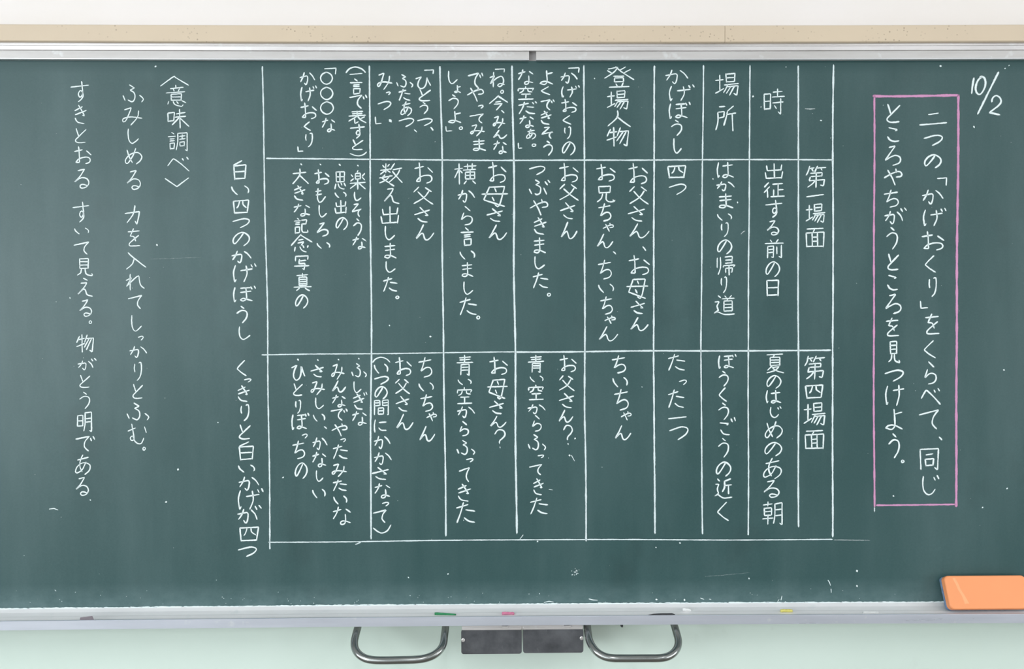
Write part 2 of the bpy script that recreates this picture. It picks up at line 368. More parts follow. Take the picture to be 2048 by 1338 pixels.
KANJI = {
'二':"32,14 70,0|0,100 100,80",
'一':"0,100 100,0",
'四':"0,8 8,100|0,8 100,0 90,92|40,8 32,42 22,60|60,6 64,35 86,56|6,96 92,92",
'第':"18,0 10,26 0,42|12,12 42,8|28,12 36,24|58,0 44,26|52,10 100,6|74,10 82,20|22,34 82,30 80,48|26,49 80,46|22,50 16,68 94,62 88,92 72,88|52,30 50,100|46,68 30,84 8,98",
'場':"0,32 34,28|18,8 18,78|0,90 36,68|45,2 47,40|45,4 84,0 82,38|46,21 82,18|46,38 82,36|38,52 100,46|52,52 44,70 34,86|50,60 98,56 92,98 78,90|66,60 46,90|82,58 60,98",
'面':"5,4 95,0|48,4 38,22|0,25 4,100|0,25 100,20 96,100|2,97 96,95|34,25 35,96|64,24 64,95|35,48 64,46|35,70 64,68",
'時':"4,22 6,82|4,22 34,20 34,80|5,50 34,48|6,80 34,78|46,14 90,10|68,0 68,32|42,33 100,30|44,56 94,52|82,38 82,100 70,90|52,66 62,78",
'所':"18,4 46,2|10,26 42,22 40,44 14,48|10,26 12,50 8,74 0,96|88,0 56,22|58,22 52,46 40,78|56,34 100,28|80,30 84,100",
'出':"50,0 52,96|8,16 12,48 88,42|94,8 88,46|0,58 6,98 92,92|98,52 92,98",
'征':"22,0 2,30|26,28 0,68|16,50 18,100|42,10 92,6|68,8 68,90|70,48 94,46|46,48 46,90|34,94 100,90",
'前':"28,2 36,14|72,0 60,14|0,22 100,18|14,36 14,98|14,36 46,34 44,96 34,92|16,54 44,52|16,70 44,68|64,38 64,78|88,30 88,98 76,90",
'日':"0,2 4,100|0,2 98,0 94,98|2,48 94,46|4,96 94,93",
'夏':"5,4 95,0|46,4 40,16|24,18 24,62|24,18 78,16 78,60|26,32 78,30|26,46 78,44|26,60 78,58|36,62 8,86|34,72 74,66 50,86 5,100|38,76 60,88 100,100",
'朝':"2,14 48,10|26,0 26,20|8,28 8,60|8,28 44,26 44,58|8,44 44,42|8,60 44,58|0,74 52,70|26,60 26,98|62,10 62,60 54,94|62,10 98,4 98,100 86,92|64,36 96,33|64,60 96,57",
'帰':"4,8 4,60|22,5 22,60 8,98|46,4 86,0 84,36|50,20 84,18|48,38 88,34|38,50 100,46 92,56|38,50 36,58|50,64 50,88|50,64 86,62 84,86 78,84|68,50 68,100",
'道':"20,2 32,12|4,34 24,32 12,56 20,78 0,92|0,92 18,86 50,100 100,96|52,2 58,12|84,0 74,12|38,18 100,14|66,18 60,28|48,30 48,84|48,30 88,28 88,82|48,48 88,46|48,64 88,62|48,82 88,80",
'近':"16,2 28,14|4,30 24,28 14,54 22,76 0,90|0,90 18,82 50,100 100,96|92,0 56,14|56,12 56,44 44,68|58,36 100,32|80,36 80,80",
'登':"12,10 46,2 30,28 0,54|10,18 26,32|38,0 60,26 100,62|72,0 52,16|88,12 64,30|30,46 66,44|34,54 34,72|34,54 64,52 64,70|34,72 64,70|38,80 44,94|64,76 58,92|16,98 84,94",
'人':"42,0 40,42 0,96|38,35 66,68 100,100",
'物':"16,10 0,46|12,28 46,22|30,0 32,100|0,68 46,50|62,2 46,46|58,22 100,18 92,98 78,88|74,24 44,72|88,24 58,86",
'父':"26,0 0,28|62,2 92,26|78,24 52,62 0,96|22,28 60,68 100,100",
'兄':"6,2 12,46|6,2 76,0 72,40|12,42 74,38|30,48 22,76 0,98|52,46 50,84 66,98 96,96 90,84|96,96 100,88",
'母':"30,2 8,66 88,98|30,4 88,0 72,80 62,100 50,90|0,38 100,36|50,10 56,26|40,54 48,72",
'空':"48,0 48,12|4,16 2,34|4,16 98,14 90,30|36,20 30,36 10,48|62,20 64,36 88,40|22,58 80,56|50,58 50,94|4,98 98,94",
'青':"16,12 84,8|18,24 82,20|0,38 100,34|48,0 48,36|26,46 24,98|26,46 76,44 74,100 62,92|28,60 74,58|28,74 74,72",
'横':"0,28 38,22|20,0 22,100|20,28 0,68|24,32 36,46|44,14 100,10|60,2 60,28|82,0 82,28|40,32 100,28|50,42 50,76|50,42 94,40 94,74|50,58 94,56|50,75 94,73|72,30 72,75|56,84 44,98|84,82 98,98",
'言':"36,0 60,14|0,26 100,24|26,40 76,36|26,50 76,48|26,64 30,100|26,64 82,62 80,94|30,98 80,94",
'数':"14,10 22,20|44,4 36,16|4,36 52,26|28,2 28,48|26,36 4,56|32,34 48,46|24,56 10,74 44,100|46,60 30,82 0,98|0,74 56,62|66,0 48,32|60,32 98,24|88,32 76,60 42,96|56,40 74,64 100,96",
'今':"50,0 0,54|48,2 100,44|34,44 62,38|26,60 70,54 38,100",
'楽':"50,0 44,12|34,16 34,48|34,16 66,14 66,46|34,31 66,29|34,47 66,45|6,22 18,34|4,56 22,44|94,16 78,30|78,36 96,50|0,68 100,64|50,46 50,100|44,68 2,96|56,68 100,98",
'思':"12,2 14,58|12,2 88,0 86,56|48,2 48,56|14,30 86,28|14,57 86,55|10,68 0,96|30,66 42,88 74,98 88,96|54,62 64,76|84,64 98,82",
'大':"0,30 84,22|44,0 42,42 0,98|44,42 100,96",
'記':"20,0 34,8|0,20 46,16|8,31 40,29|8,42 40,40|6,58 8,100|6,58 40,56 38,94|8,95 38,93|54,14 90,8 86,36|58,38 88,36|56,38 56,80 66,92 98,90 98,76",
'念':"46,0 0,64|44,2 100,44|36,32 58,28|32,48 60,42 48,60|20,72 16,96|42,70 52,90 72,100|54,62 60,76|80,64 76,74",
'写':"6,4 6,36|6,4 94,0 90,26|34,24 30,56|32,36 78,32|30,56 72,52 66,98 56,88|0,74 100,70",
'真':"16,14 80,8|50,0 48,20|30,22 30,70|30,22 74,20 74,68|30,36 74,34|30,48 74,46|30,60 74,58|30,70 74,68|0,80 100,76|32,84 14,98|64,84 90,100",
'白':"68,0 4,24|4,26 14,100|4,28 100,22 92,94|10,60 92,56|12,96 92,92",
'意':"46,0 48,12|20,16 84,10|34,18 40,28|66,16 60,28|0,36 92,30|24,42 24,72|24,42 76,40 74,70|24,56 74,54|24,71 74,69|12,76 8,90|34,76 44,92 78,100 84,90|52,76 60,86|78,72 98,82",
'味':"2,20 4,66|2,20 32,16 30,62|4,64 30,60|40,24 84,16|36,42 86,36|56,0 60,100|54,44 22,82|58,46 100,90",
'調':"18,0 30,10|0,24 38,20|8,36 32,34|8,47 32,45|8,60 10,92|8,60 32,58 30,90|10,90 30,88|48,6 48,50 40,96|48,6 98,2 98,100 88,94|58,22 86,18|72,12 72,34|58,38 88,34|60,54 62,76|60,54 82,50 82,74|62,75 80,72",
'表':"18,6 82,2|22,22 78,18|2,40 98,34|50,0 50,36|46,42 0,78|34,58 36,98 56,84|92,46 66,62|52,42 70,70 100,92",
'力':"0,42 96,32 90,66 80,100 66,82|66,0 56,45 14,92",
'入':"8,0 34,28 100,88|38,40 28,70 0,100",
'見':"16,2 18,60|16,2 72,0 70,58|18,20 70,18|18,39 70,37|18,59 70,57|28,62 22,84 0,96|50,60 54,86 70,96 98,100 92,88",
'明':"2,18 2,74|2,18 38,16 38,72|2,46 38,44|2,73 38,71|54,2 54,60 44,98|54,4 98,0 98,100 86,94|56,34 98,30|56,52 98,48",
'同':"0,4 4,98|0,4 98,0 92,100 76,88|32,30 68,24|26,50 30,82|26,50 72,46 68,78|30,80 68,77",
'間':"2,4 2,100|2,4 40,2 40,38|4,20 40,18|4,38 40,36|58,4 58,36|58,4 98,0 98,100 90,94|58,19 96,17|58,36 96,34|30,54 30,96|30,54 66,52 66,94|30,73 66,71|30,95 66,93",
}
TILES = {'A':(1700,120,4.46),'B':(1700,420,4.46),'C':(1700,720,4.316),'D':(1400,120,4.46),'E':(1400,400,4.46),'F':(1400,690,3.263)}
for _n,_x,_ys in (('G',1000,(120,320,540,700,900)),('H',720,(120,320,540,700,900)),('I',440,(120,320,500,700,900)),('J',100,(130,350,580,780))):
    for _i,_y in enumerate(_ys): TILES[_n+str(_i+1)]=(_x,_y,5.12)
COLUMNS = [
"A l 1085 155 1105 305, 0 1115 142 1215 312, / 1133 103 1330 488, 2 1238 312 1350 495",
"A 二 617 468 868 585, つ 655 668 830 768, の 660 840 818 967, 「 775 1045 868 1125, か 640 1155 835 1290;B げ 650 -22 862 150, お 637 187 843 362, く 665 402 770 562, り 700 597 775 778, 」 622 808 700 882, を 668 922 800 1110, く 655 1160 768 1325;C ら 640 10 748 213, べ 610 240 785 388, て 592 425 770 602, 、 770 660 793 697, 同 600 760 770 955, じ 622 990 772 1168",
"A と 325 390 450 562, こ 330 598 442 732, ろ 308 760 457 945, や 300 965 467 1122, ち 300 1155 437 1318;B が 305 -25 510 130, う 322 150 428 356, と 333 388 438 540, こ 330 578 430 718, ろ 312 745 460 930, を 318 958 440 1128, 見 338 1165 450 1367;C つ 297 85 465 188, け 303 212 470 398, よ 303 420 457 605, う 330 632 430 850, 。 445 858 465 892",
"D 第 940 940 1128 1145, 一 945 1200 1110 1220;E 場 940 28 1118 207, 面 940 247 1112 425",
"F 第 680 68 817 228, 四 685 257 805 353, 場 675 372 822 527, 面 682 553 812 682",
"D 時 565 250 760 490",
"D 出 575 917 742 1063, 征 565 1088 760 1232;E す 580 -4 738 160, る 592 178 707 318, 前 575 347 750 522, の 583 545 715 690, 日 592 710 707 862",
"F 夏 433 55 550 187, の 433 195 532 287, は 428 292 532 383, じ 455 397 533 477, め 422 495 540 612, の 420 632 537 728, あ 410 735 533 877, る 412 880 520 998, 朝 405 1018 540 1178",
"D 場 133 113 350 320",
"D 所 135 403 327 640",
"D は 148 907 305 1055, か 143 1080 312 1172, ま 163 1187 300 1325;E い 150 117 287 187, り 185 197 257 333, の 152 350 288 487, 帰 148 497 317 675, り 183 680 243 832, 道 122 845 315 1028",
"F ぼ 117 57 240 160, う 120 167 188 272, く 120 275 177 372, う 118 375 190 492, ご 127 468 235 590, う 117 605 190 737, の 103 760 205 860, 近 93 868 213 1002, く 110 1022 190 1150",
"G1 か 1690 97 1930 250, げ 1728 247 1995 425, ぼ 1727 425 1955 610, う 1748 610 1867 780, し 1773 798 1863 960",
"G2 四 1713 52 1908 192, つ 1725 243 1910 360",
"G4 た 1718 37 1900 215, っ 1830 303 1917 362, た 1718 402 1890 597, 一 1717 683 1915 703, つ 1730 783 1932 925",
"G1 登 1065 63 1377 287, 場 1093 305 1320 510, 人 1100 515 1342 690, 物 1090 683 1322 892",
"G2 お 1310 27 1517 250, 父 1320 265 1525 460, さ 1305 470 1487 632, ん 1320 645 1533 803, 、 1462 882 1492 935, お 1315 970 1538 1180;G3 母 1293 85 1522 300, さ 1335 312 1487 452, ん 1330 480 1523 627",
"G2 お 983 37 1187 222, 兄 990 262 1182 435, ち 1003 440 1142 632, ゃ 1050 640 1168 740, ん 988 752 1162 905, 、 1160 932 1185 970, ち 1000 1018 1147 1225;G3 い 1003 138 1168 237, ち 1022 267 1157 460, ゃ 1067 463 1187 555, ん 1008 572 1212 732",
"G4 ち 1142 52 1292 242, い 1150 275 1310 385, ち 1165 397 1320 622, ゃ 1235 622 1350 725, ん 1173 768 1345 925",
"G1 「 695 73 817 135, か 615 125 797 245, げ 625 255 820 390, お 622 397 793 543, く 637 563 735 665, り 655 677 730 815, の 633 832 773 980",
"G1 よ 403 103 548 257, く 415 267 518 362, で 412 400 562 518, き 413 517 530 665, そ 422 680 550 810, う 440 825 543 983",
"G1 な 182 93 345 255, 空 180 265 350 412, だ 185 420 382 558, な 197 563 350 697, あ 265 700 370 817, 。 323 852 372 892, 」 180 845 232 912",
"G2 お 603 25 808 233, 父 605 243 807 420, さ 612 430 773 608, ん 618 630 795 812",
"G2 つ 295 60 467 158, ぶ 293 197 518 362, や 302 397 495 572, き 343 582 480 767, ま 340 790 473 957, し 350 982 463 1120;G3 た 333 22 498 190, 。 480 230 522 275",
"G4 お 607 48 787 230, 父 600 258 765 425, さ 600 438 762 597, ん 597 608 752 745, ？ 645 768 747 975",
"G4 青 283 48 457 240, い 302 260 447 333, 空 287 352 452 517, か 280 553 470 660, ら 325 662 427 838, ふ 283 860 473 1030, っ 383 1070 455 1110, て 295 1165 435 1285;G5 き 337 287 452 465, た 305 485 495 662",
"H1 「 1378 85 1487 133, ね 1325 118 1485 283, 。 1435 307 1475 342, 今 1318 360 1520 520, 、 1448 517 1475 543, み 1360 570 1490 705, ん 1358 712 1510 810, な 1363 822 1505 965",
"H1 で 1102 127 1265 292, や 1093 270 1270 432, っ 1205 457 1267 502, て 1118 545 1270 652, み 1128 655 1282 785, ま 1150 802 1293 933",
"H1 し 900 108 1003 248, ょ 957 253 1037 340, う 903 350 1012 507, よ 898 520 1040 650, 。 1018 682 1048 712, 」 872 675 950 735",
"H2 お 1308 15 1502 237, 母 1240 265 1520 485, さ 1293 492 1465 635, ん 1313 658 1508 820",
"H2 横 962 30 1195 255, か 997 305 1180 440, ら 1030 468 1155 672, 言 1028 688 1167 885, い 1018 925 1180 1022, ま 1037 1043 1165 1200;H3 し 1057 115 1162 255, た 1017 277 1200 465, 。 1197 470 1225 502",
"H4 お 1322 65 1517 257, 母 1298 295 1515 508, さ 1320 517 1477 658, ん 1328 672 1502 797, ？ 1375 813 1492 1010",
"H4 青 985 48 1165 268, い 998 293 1145 362, 空 990 377 1152 557, か 993 575 1180 700, ら 1015 725 1115 885, ふ 987 920 1180 1077, っ 1083 1107 1165 1153;H5 て 1010 172 1130 332, き 998 343 1140 530, た 983 532 1183 750",
"H1 「 653 95 760 147, ひ 565 165 730 300, と 600 295 728 425, う 607 427 700 557, つ 583 595 745 680, 、 725 690 748 720",
"H1 ふ 368 143 547 285, た 393 292 520 420, あ 412 420 532 577, つ 393 593 557 690, 、 555 708 580 745",
"H1 み 175 127 335 310, っ 262 322 317 362, つ 178 420 322 515, ● 290 603 332 642, 」 150 577 225 660",
"H2 お 555 22 752 243, 父 543 272 752 460, さ 553 478 720 642, ん 567 657 762 825",
"H2 数 193 28 440 245, え 240 235 408 452, 出 210 468 400 655, し 252 672 362 822, ま 245 845 377 1010, し 260 1033 367 1155;H3 た 233 67 387 225, 。 362 258 403 300",
"H4 ち 595 70 742 285, い 597 330 757 427, ち 615 450 750 635, ゃ 677 633 790 733, ん 605 775 772 938",
"H4 お 357 70 533 268, 父 357 292 515 457, さ 362 467 508 632, ん 368 652 550 820",
"H4 （ 125 68 313 133, い 140 138 290 245, つ 143 267 297 357, の 148 368 285 508, 間 140 505 297 672, に 140 708 275 850, か 140 877 315 1017, か 140 1045 328 1182;H5 さ 118 172 297 308, な 147 337 313 497, っ 222 530 300 580, て 130 607 275 748, ） 130 760 323 857",
"I1 （ 1285 65 1497 137, 一 1323 137 1462 150, 言 1327 187 1463 358, で 1322 352 1510 502, 表 1310 515 1502 658, す 1328 652 1487 807, と 1350 810 1470 925, ） 1325 935 1508 988",
"I1 「 1063 77 1195 152, ○ 1023 118 1158 255, ○ 1023 272 1162 412, ○ 1023 420 1168 562, な 1040 590 1182 740",
"I1 か 813 122 977 263, げ 820 257 995 432, お 822 433 995 608, く 855 627 933 728, り 870 742 952 897, 」 790 882 857 943",
"I2 ・ 1403 47 1422 68, 楽 1325 100 1497 307, し 1370 322 1450 422, そ 1345 442 1452 587, う 1362 595 1455 780, な 1353 782 1497 917",
"I2 ・ 1220 35 1233 65, 思 1168 113 1293 305, い 1172 323 1297 392, 出 1172 408 1300 550, の 1183 583 1313 722",
"I2 ・ 1018 38 1040 55, お 963 92 1125 255, も 973 285 1087 440, し 1008 458 1098 590, ろ 985 637 1113 787, い 988 840 1130 912",
"I2 ・ 820 32 845 58, 大 740 85 912 252, き 755 257 877 418, な 752 443 925 580, 記 755 590 905 760, 念 722 755 952 950, 写 758 975 918 1130;I3 真 750 232 942 425, の 768 453 905 602",
"I4 ・ 1413 80 1430 98, ふ 1342 132 1505 282, し 1365 318 1452 443, ぎ 1358 425 1512 612, な 1350 622 1505 775",
"I4 ・ 1205 90 1222 108, み 1140 140 1278 307, ん 1145 310 1293 437, な 1145 455 1290 588, で 1130 597 1310 727, や 1140 748 1307 887, っ 1228 903 1293 948, た 1153 965 1312 1120, み 1145 1160 1303 1303;I5 た 1153 300 1303 423, い 1158 465 1305 560, な 1153 577 1342 768",
"I4 ・ 993 92 1012 115, さ 925 150 1065 282, み 928 315 1078 465, し 973 483 1068 607, い 950 650 1078 737, 、 1068 785 1093 807, か 943 892 1103 1030, な 943 1040 1090 1202;I5 し 980 205 1062 327, い 943 395 1083 497",
"I4 ・ 787 88 812 110, ひ 728 150 875 315, と 747 338 850 472, り 768 508 832 655, ぼ 730 640 917 825, っ 835 855 900 910, ち 738 925 873 1120, の 765 1150 898 1322",
"I2 白 133 0 272 208, い 112 258 300 362, 四 130 405 300 552, つ 125 597 308 700, の 128 735 308 885, か 115 927 325 1060, げ 132 1055 375 1258;I3 ぼ 133 362 370 540, う 167 570 285 753, し 190 780 313 922",
"I4 く 168 100 275 270, っ 243 290 325 335, き 178 360 307 533, り 208 553 302 730, と 193 760 315 918, 白 190 935 347 1135, い 183 1172 360 1258;I5 か 188 270 405 420, げ 182 388 448 617, が 175 560 430 755, 四 195 783 400 940, つ 182 990 380 1097",
"J1 ︿ 1125 115 1425 222, 意 1183 200 1400 432, 味 1200 447 1430 655, 調 1205 683 1412 885, べ 1200 937 1432 1093, ﹀ 1172 1148 1427 1252",
"J1 ふ 742 197 962 385, み 740 430 950 622, し 793 648 915 808, め 765 848 945 1020, る 780 1073 933 1280",
"J2 力 762 307 922 512, を 792 543 928 733, 入 777 787 988 972, れ 773 1010 973 1187;J3 て 795 48 948 198, し 830 253 943 427, っ 898 467 962 520, か 810 572 997 698, り 857 733 943 933, と 843 960 955 1117;J4 ふ 783 128 1018 313, む 792 342 993 555, 。 952 583 975 617",
"J1 す 207 162 403 383, き 248 405 380 607, と 255 645 375 803, お 245 830 428 1018, る 245 1060 405 1267",
"J2 す 228 270 405 488, い 245 537 402 610, て 240 680 403 818, 見 272 848 443 1038, え 277 1050 443 1248;J3 る 293 95 433 275, 。 395 313 432 345",
"J3 物 268 450 452 645, が 280 693 480 825, と 300 867 415 1005, う 297 1040 412 1223;J4 明 275 220 432 432, で 258 468 463 632, あ 255 658 417 872, る 258 888 400 1085, ・ 405 1122 422 1132",
]

# ================================================================== the setting
def struct(o): o['kind'] = 'structure'; return o
WY = 0.055                                        # front face of the wall behind the board
ZP = zat(44, -0.05)
wall = struct(mesh('wall_front', *box(-4.1, 4.1, WY, WY + 0.15, 0, 3.0), M['wall']))
pan = mesh('lower_panel', *box(-4.0, 4.0, WY - 0.012, WY - 0.001, 0.0, Z0 + 0.3), M['green'], wall)
pan['label'] = 'pale green painted lower wall'
struct(mesh('floor', *box(-4.1, 4.1, -7.1, WY, -0.1, 0), M['floor']))
struct(mesh('ceiling', *box(-4.1, 4.1, -7.1, WY + 0.15, 3.0, 3.1), M['room']))
struct(mesh('wall_left', *box(-4.1, -4.0, -7.1, WY, 0, 3.0), M['room']))
struct(mesh('wall_right', *box(4.0, 4.1, -7.1, WY, 0, 3.0), M['room']))
struct(mesh('wall_back', *box(-4.1, 4.1, -7.2, -7.1, 0, 3.0), M['room']))
XL, XR = -1.95, 1.95
# beige painted wood batten above the board, in two lengths with a butt joint
tr = empty('trim_1', (0, 0, 0)); struct(tr)
zt, zb = zat(50.6, 0.026), zat(84.6, 0.026)
xj = pt(1450, 67, 0.026).x
for a, b in ((XL, xj - 0.0004), (xj + 0.0004, XR)):
    mesh('batten', *sweep([(-0.05, zb), (0.024, zb), (0.026, zb + 0.0015), (0.026, zt - 0.002), (0.0235, zt), (-0.05, zt)], a, b, 30), M['trim'], tr)

# ================================================================== the chalkboard
bd = empty('chalkboard', (0, 0, Z0))
tag(bd, 'long dark green chalkboard covered in white vertical Japanese handwriting, in an aluminium frame', 'chalkboard')
ZB, ZT = Z0, Z0 + 1.2
surf = mesh('board_surface', *sweep([(0, ZB - 0.01), (0, ZT + 0.0004), (-0.02, ZT + 0.0004), (-0.02, ZB - 0.01)], XL, XR, 80), M['board'], bd)
surf['label'] = 'matt green writing surface'
# top rail
z = lambda y, e: zat(y, e)
mesh('top_rail', *sweep([(-0.03, z(101.3, .012)), (0.014, z(101.3, .014)), (0.0145, z(93.2, .0145)), (0.0165, z(92.2, .0165)), (0.0165, z(87.2, .0165)), (0.0145, z(85.5, .0145)), (0.0145, z(82, .0145)), (-0.03, z(82, .012))], XL, XR, 60), M['alu'], bd)
mesh('rail_core', *sweep([(-0.0205, ZT + 0.0006), (0.0, ZT + 0.0006), (0.0, z(101.4, .0)), (-0.0205, z(101.4, .0))], XL, XR, 60), M['core'], bd)
xa, xb = pt(1058, 110, .010).x, pt(1072.3, 110, .010).x
for a, b in ((XL, xa), (xb, XR)):
    mesh('rail_bead', *sweep([(0.0006, z(122.6, .0006)), (0.0060, z(121.4, .0060)), (0.0112, z(119.6, .0112)), (0.0116, z(118.0, .0116)), (0.0106, z(117.4, .0106)), (0.0006, z(119.0, .0006))], a, b, 40), M['bead'], bd)
    mesh('rail_cover', *sweep([(0.0006, z(119.0, .0006)), (0.0103, z(117.6, .0103)), (0.0105, z(103.2, .0105)), (0.0095, z(102.4, .0095)), (0.0006, z(102.4, .0006))], a, b, 40), M['cover'], bd)
# chalk tray
zl = z(1233.0, .065); zf = z(1251.2, .065)
tray = mesh('chalk_tray', *sweep([(0.0, ZB + 0.0012), (0.003, ZB - 0.0002), (0.012, ZB - 0.0045), (0.026, ZB - 0.0078), (0.031, ZB - 0.0080), (0.040, ZB - 0.0105), (0.052, ZB - 0.0125), (0.0605, ZB - 0.0125), (0.0605, zf + 0.0004),(0.04, zf + 0.0004), (-0.02, zf), (-0.02, ZB - 0.0105), (0.0, ZB - 0.0105)], XL, XR, 70), M['tray'], bd)
lip = mesh('tray_lip', *sweep([(0.0607, zf), (0.0607, zl - 0.002), (0.0613, zl), (0.0643, zl), (0.0652, zl - 0.0009), (0.0652, zf + 0.0004), (0.0648, zf)], XL, XR, 70), M['lip'], bd)
lip['label'] = 'pale lilac aluminium front lip of the tray'
# grab handles: round steel bars that come forward and down from under the tray
def handle(P):
    pts = spline([tuple(pt(x, y, e)) for x, y, e in P], 8)
    h = mesh('handle', *tube(pts, 0.0080, 20), M['steel'], bd, True)
    h['label'] = 'bent round steel grab handle'
handle([(718.5, 1238, .030), (715.8, 1254, .045), (711.5, 1270, .062), (708.8, 1285, .078), (710.5, 1298, .092), (718, 1309, .104), (731, 1317, .112), (748, 1320.2, .116), (770, 1320.8, .118), (800, 1320.2, .118), (828, 1319.5, .117), (848, 1317.2, .115), (866, 1311, .109), (879, 1301, .099), (886.5, 1288, .083), (889, 1272, .064), (891, 1254, .045), (892, 1238, .030)])
handle([(1172.8, 1236, .030), (1174.4, 1250, .045), (1176, 1265, .060), (1179, 1281, .078), (1186, 1295, .094), (1196, 1306, .106), (1210, 1313.5, .113), (1226, 1316.4, .117), (1250, 1316.8, .118), (1290, 1316.6, .118), (1320, 1316.2, .117), (1336, 1313, .112), (1348, 1305, .103), (1355, 1294, .090), (1356.5, 1281, .076), (1352.8, 1265, .060), (1348, 1249, .045), (1344.5, 1236, .030)])
# pair of dark latch plates on a hinge strip under the middle of the tray
def slab(name, x0, x1, y0, y1, e0, e1, rad, mat, parent, n=5):
    """rounded plate facing the room; photo-space outline, real thickness e0..e1"""
    a = pt(x0, y0, e1); b = pt(x1, y1, e1); w = abs(b.x - a.x); h = abs(a.z - b.z)
    out = []
    for cx_, cz_, s in ((a.x + w - rad, a.z - rad, 0), (a.x + rad, a.z - rad, 90), (a.x + rad, a.z - h + rad, 180), (a.x + w - rad, a.z - h + rad, 270)):
        for k in range(n + 1):
            t = math.radians(s + 90 * k / n); out.append((cx_ + rad * math.cos(t), cz_ + rad * math.sin(t)))
    y1_, y0_ = a.y, a.y + (e1 - e0); c = len(out); ins = min(0.0006, (e1 - e0) * .4)
    cxm = a.x + w / 2; czm = a.z - h / 2
    sh = lambda q: (cxm + (q[0] - cxm) * (1 - 2 * ins / w), czm + (q[1] - czm) * (1 - 2 * ins / h))
    vs = [(x, y1_, zz) for x, zz in map(sh, out)] + [(x, y1_ + ins, zz) for x, zz in out] + [(x, y0_, zz) for x, zz in out]
    fs = [tuple(range(c)), tuple(range(2 * c, 3 * c))]
    for L in (0, 1):
        for k in range(c): fs.append((L * c + k, L * c + (k + 1) % c, (L + 1) * c + (k + 1) % c, (L + 1) * c + k))
    return mesh(name, vs, fs, mat, parent)
def disc(name, px, py, e, r, th, mat, parent, seg=14):
    c = pt(px, py, e); vs = []; fs = []
    for y, rr in ((c.y + th, r), (c.y + th * .3, r), (c.y, r * .7)):
        for s in range(seg): t = 2 * PI * s / seg; vs.append((c.x + rr * math.cos(t), y, c.z + rr * math.sin(t)))
    for L in (0, 1):
        for s in range(seg): fs.append((L * seg + s, L * seg + (s + 1) % seg, (L + 1) * seg + (s + 1) % seg, (L + 1) * seg + s))
    fs.append(tuple(range(2 * seg, 3 * seg))); fs.append(tuple(range(seg)))
    return mesh(name, vs, fs, mat, parent)
hs = slab('hinge_strip', 923.5, 1166, 1250.5, 1258.6, .046, .058, .0006, M['alu'], bd)
hs['label'] = 'bright aluminium hinge strip'
slab('hinge_knuckle', 924.5, 1043, 1255.5, 1259.8, .058, .061, .001, M['alu'], hs)
slab('hinge_knuckle', 1046, 1165.5, 1254.5, 1258.8, .058, .061, .001, M['alu'], hs)
slab('hinge_tab', 1003.5, 1016, 1252.6, 1256.4, .058, .0625, .0006, M['alu'], hs)
slab('hinge_tab', 1127.5, 1141, 1251.5, 1255.4, .058, .0625, .0006, M['alu'], hs)
p1 = slab('latch_plate', 922.3, 1043.6, 1259.9, 1307.7, .055, .060, .0055, M['plate'], bd)
p1['label'] = 'left dark grey latch plate with chalky scratches'
p2 = slab('latch_plate', 1046.0, 1166.8, 1258.6, 1305.6, .055, .060, .0055, M['plate'], bd)
p2['label'] = 'right dark grey latch plate'
disc('screw', 926.2, 1280.7, .0618, .0040, .002, M['alu'], p1)
disc('screw', 1163.4, 1276.8, .0618, .0040, .002, M['alu'], p2)
disc('screw', 1244.3, 1253.2, .050, .0028, .010, M['dark'], bd)

# ================================================================== chalk marks
def chalk_mesh(name, strokes, mat, parent, label=None, e=0.0005):
    """strokes: list of ([(px,py)...], half width in photo pixels, pressure)"""
    vs, fs, cov = [], [], []
    off = Vector((0, 0, Z0))
    for P, hw, pr in strokes:
        n = len(P)
        if n < 2: continue
        base = len(vs); ph = R.uniform(0, 9); fr = R.uniform(.25, .5)
        for i, (x, y) in enumerate(P):
            a = P[max(i - 1, 0)]; b = P[min(i + 1, n - 1)]
            tx, ty = b[0] - a[0], b[1] - a[1]; L = math.hypot(tx, ty) or 1
            nx, ny = -ty / L, tx / L
            w = hw * (1 + .13 * math.sin(ph + i * fr) + R.uniform(-.07, .07))
            k = pr * (.92 + .13 * math.sin(ph * 1.7 + i * fr * .6))
            if i == n - 1: w *= .62
            if i == 0: w *= .85
            jx = R.uniform(-.14, .14)
            for s in (-1, 0, 1):
                q = pt(x + nx * (w * s + jx), y + ny * (w * s + jx), e)
                vs.append(q - off); cov.append(0.0 if s else (k if 0 < i < n - 1 else k * .75))
        for i in range(n - 1):
            o = base + i * 3
            fs.append((o, o + 1, o + 4, o + 3)); fs.append((o + 1, o + 2, o + 5, o + 4))
        # rounded ends
        for i, d in ((0, -1), (n - 1, 1)):
            j = min(max(i - d, 0), n - 1)
            tx, ty = P[i][0] - P[j][0], P[i][1] - P[j][1]; L = math.hypot(tx, ty) or 1
            q = pt(P[i][0] + tx / L * hw * .9, P[i][1] + ty / L * hw * .9, e)
            vs.append(q - off); cov.append(0.0); o = base + i * 3; v = len(vs) - 1
            fs.append((o, o + 1, v)); fs.append((o + 1, o + 2, v))
    me = bpy.data.meshes.new(name); me.from_pydata([tuple(v) for v in vs], [], fs); me.update()
    at = me.attributes.new('cover', 'FLOAT', 'POINT'); at.data.foreach_set('value', cov)
    # face the room
    for p in me.polygons:
        if p.normal.y > 0: p.flip()
    o = link(name, me, mat, parent)
    if label: o['label'] = label
    return o
def resample(P, step=2.3):
    out = [P[0]]; acc = 0.0
    for a, b in zip(P, P[1:]):
        L = math.hypot(b[0] - a[0], b[1] - a[1]); t = step - acc
        while t <= L and L > 0:
            out.append((a[0] + (b[0] - a[0]) * t / L, a[1] + (b[1] - a[1]) * t / L)); t += step
        acc = (acc + L) % step if L else acc
    if math.hypot(out[-1][0] - P[-1][0], out[-1][1] - P[-1][1]) > .4 or len(out) < 2: out.append(P[-1])
    return out
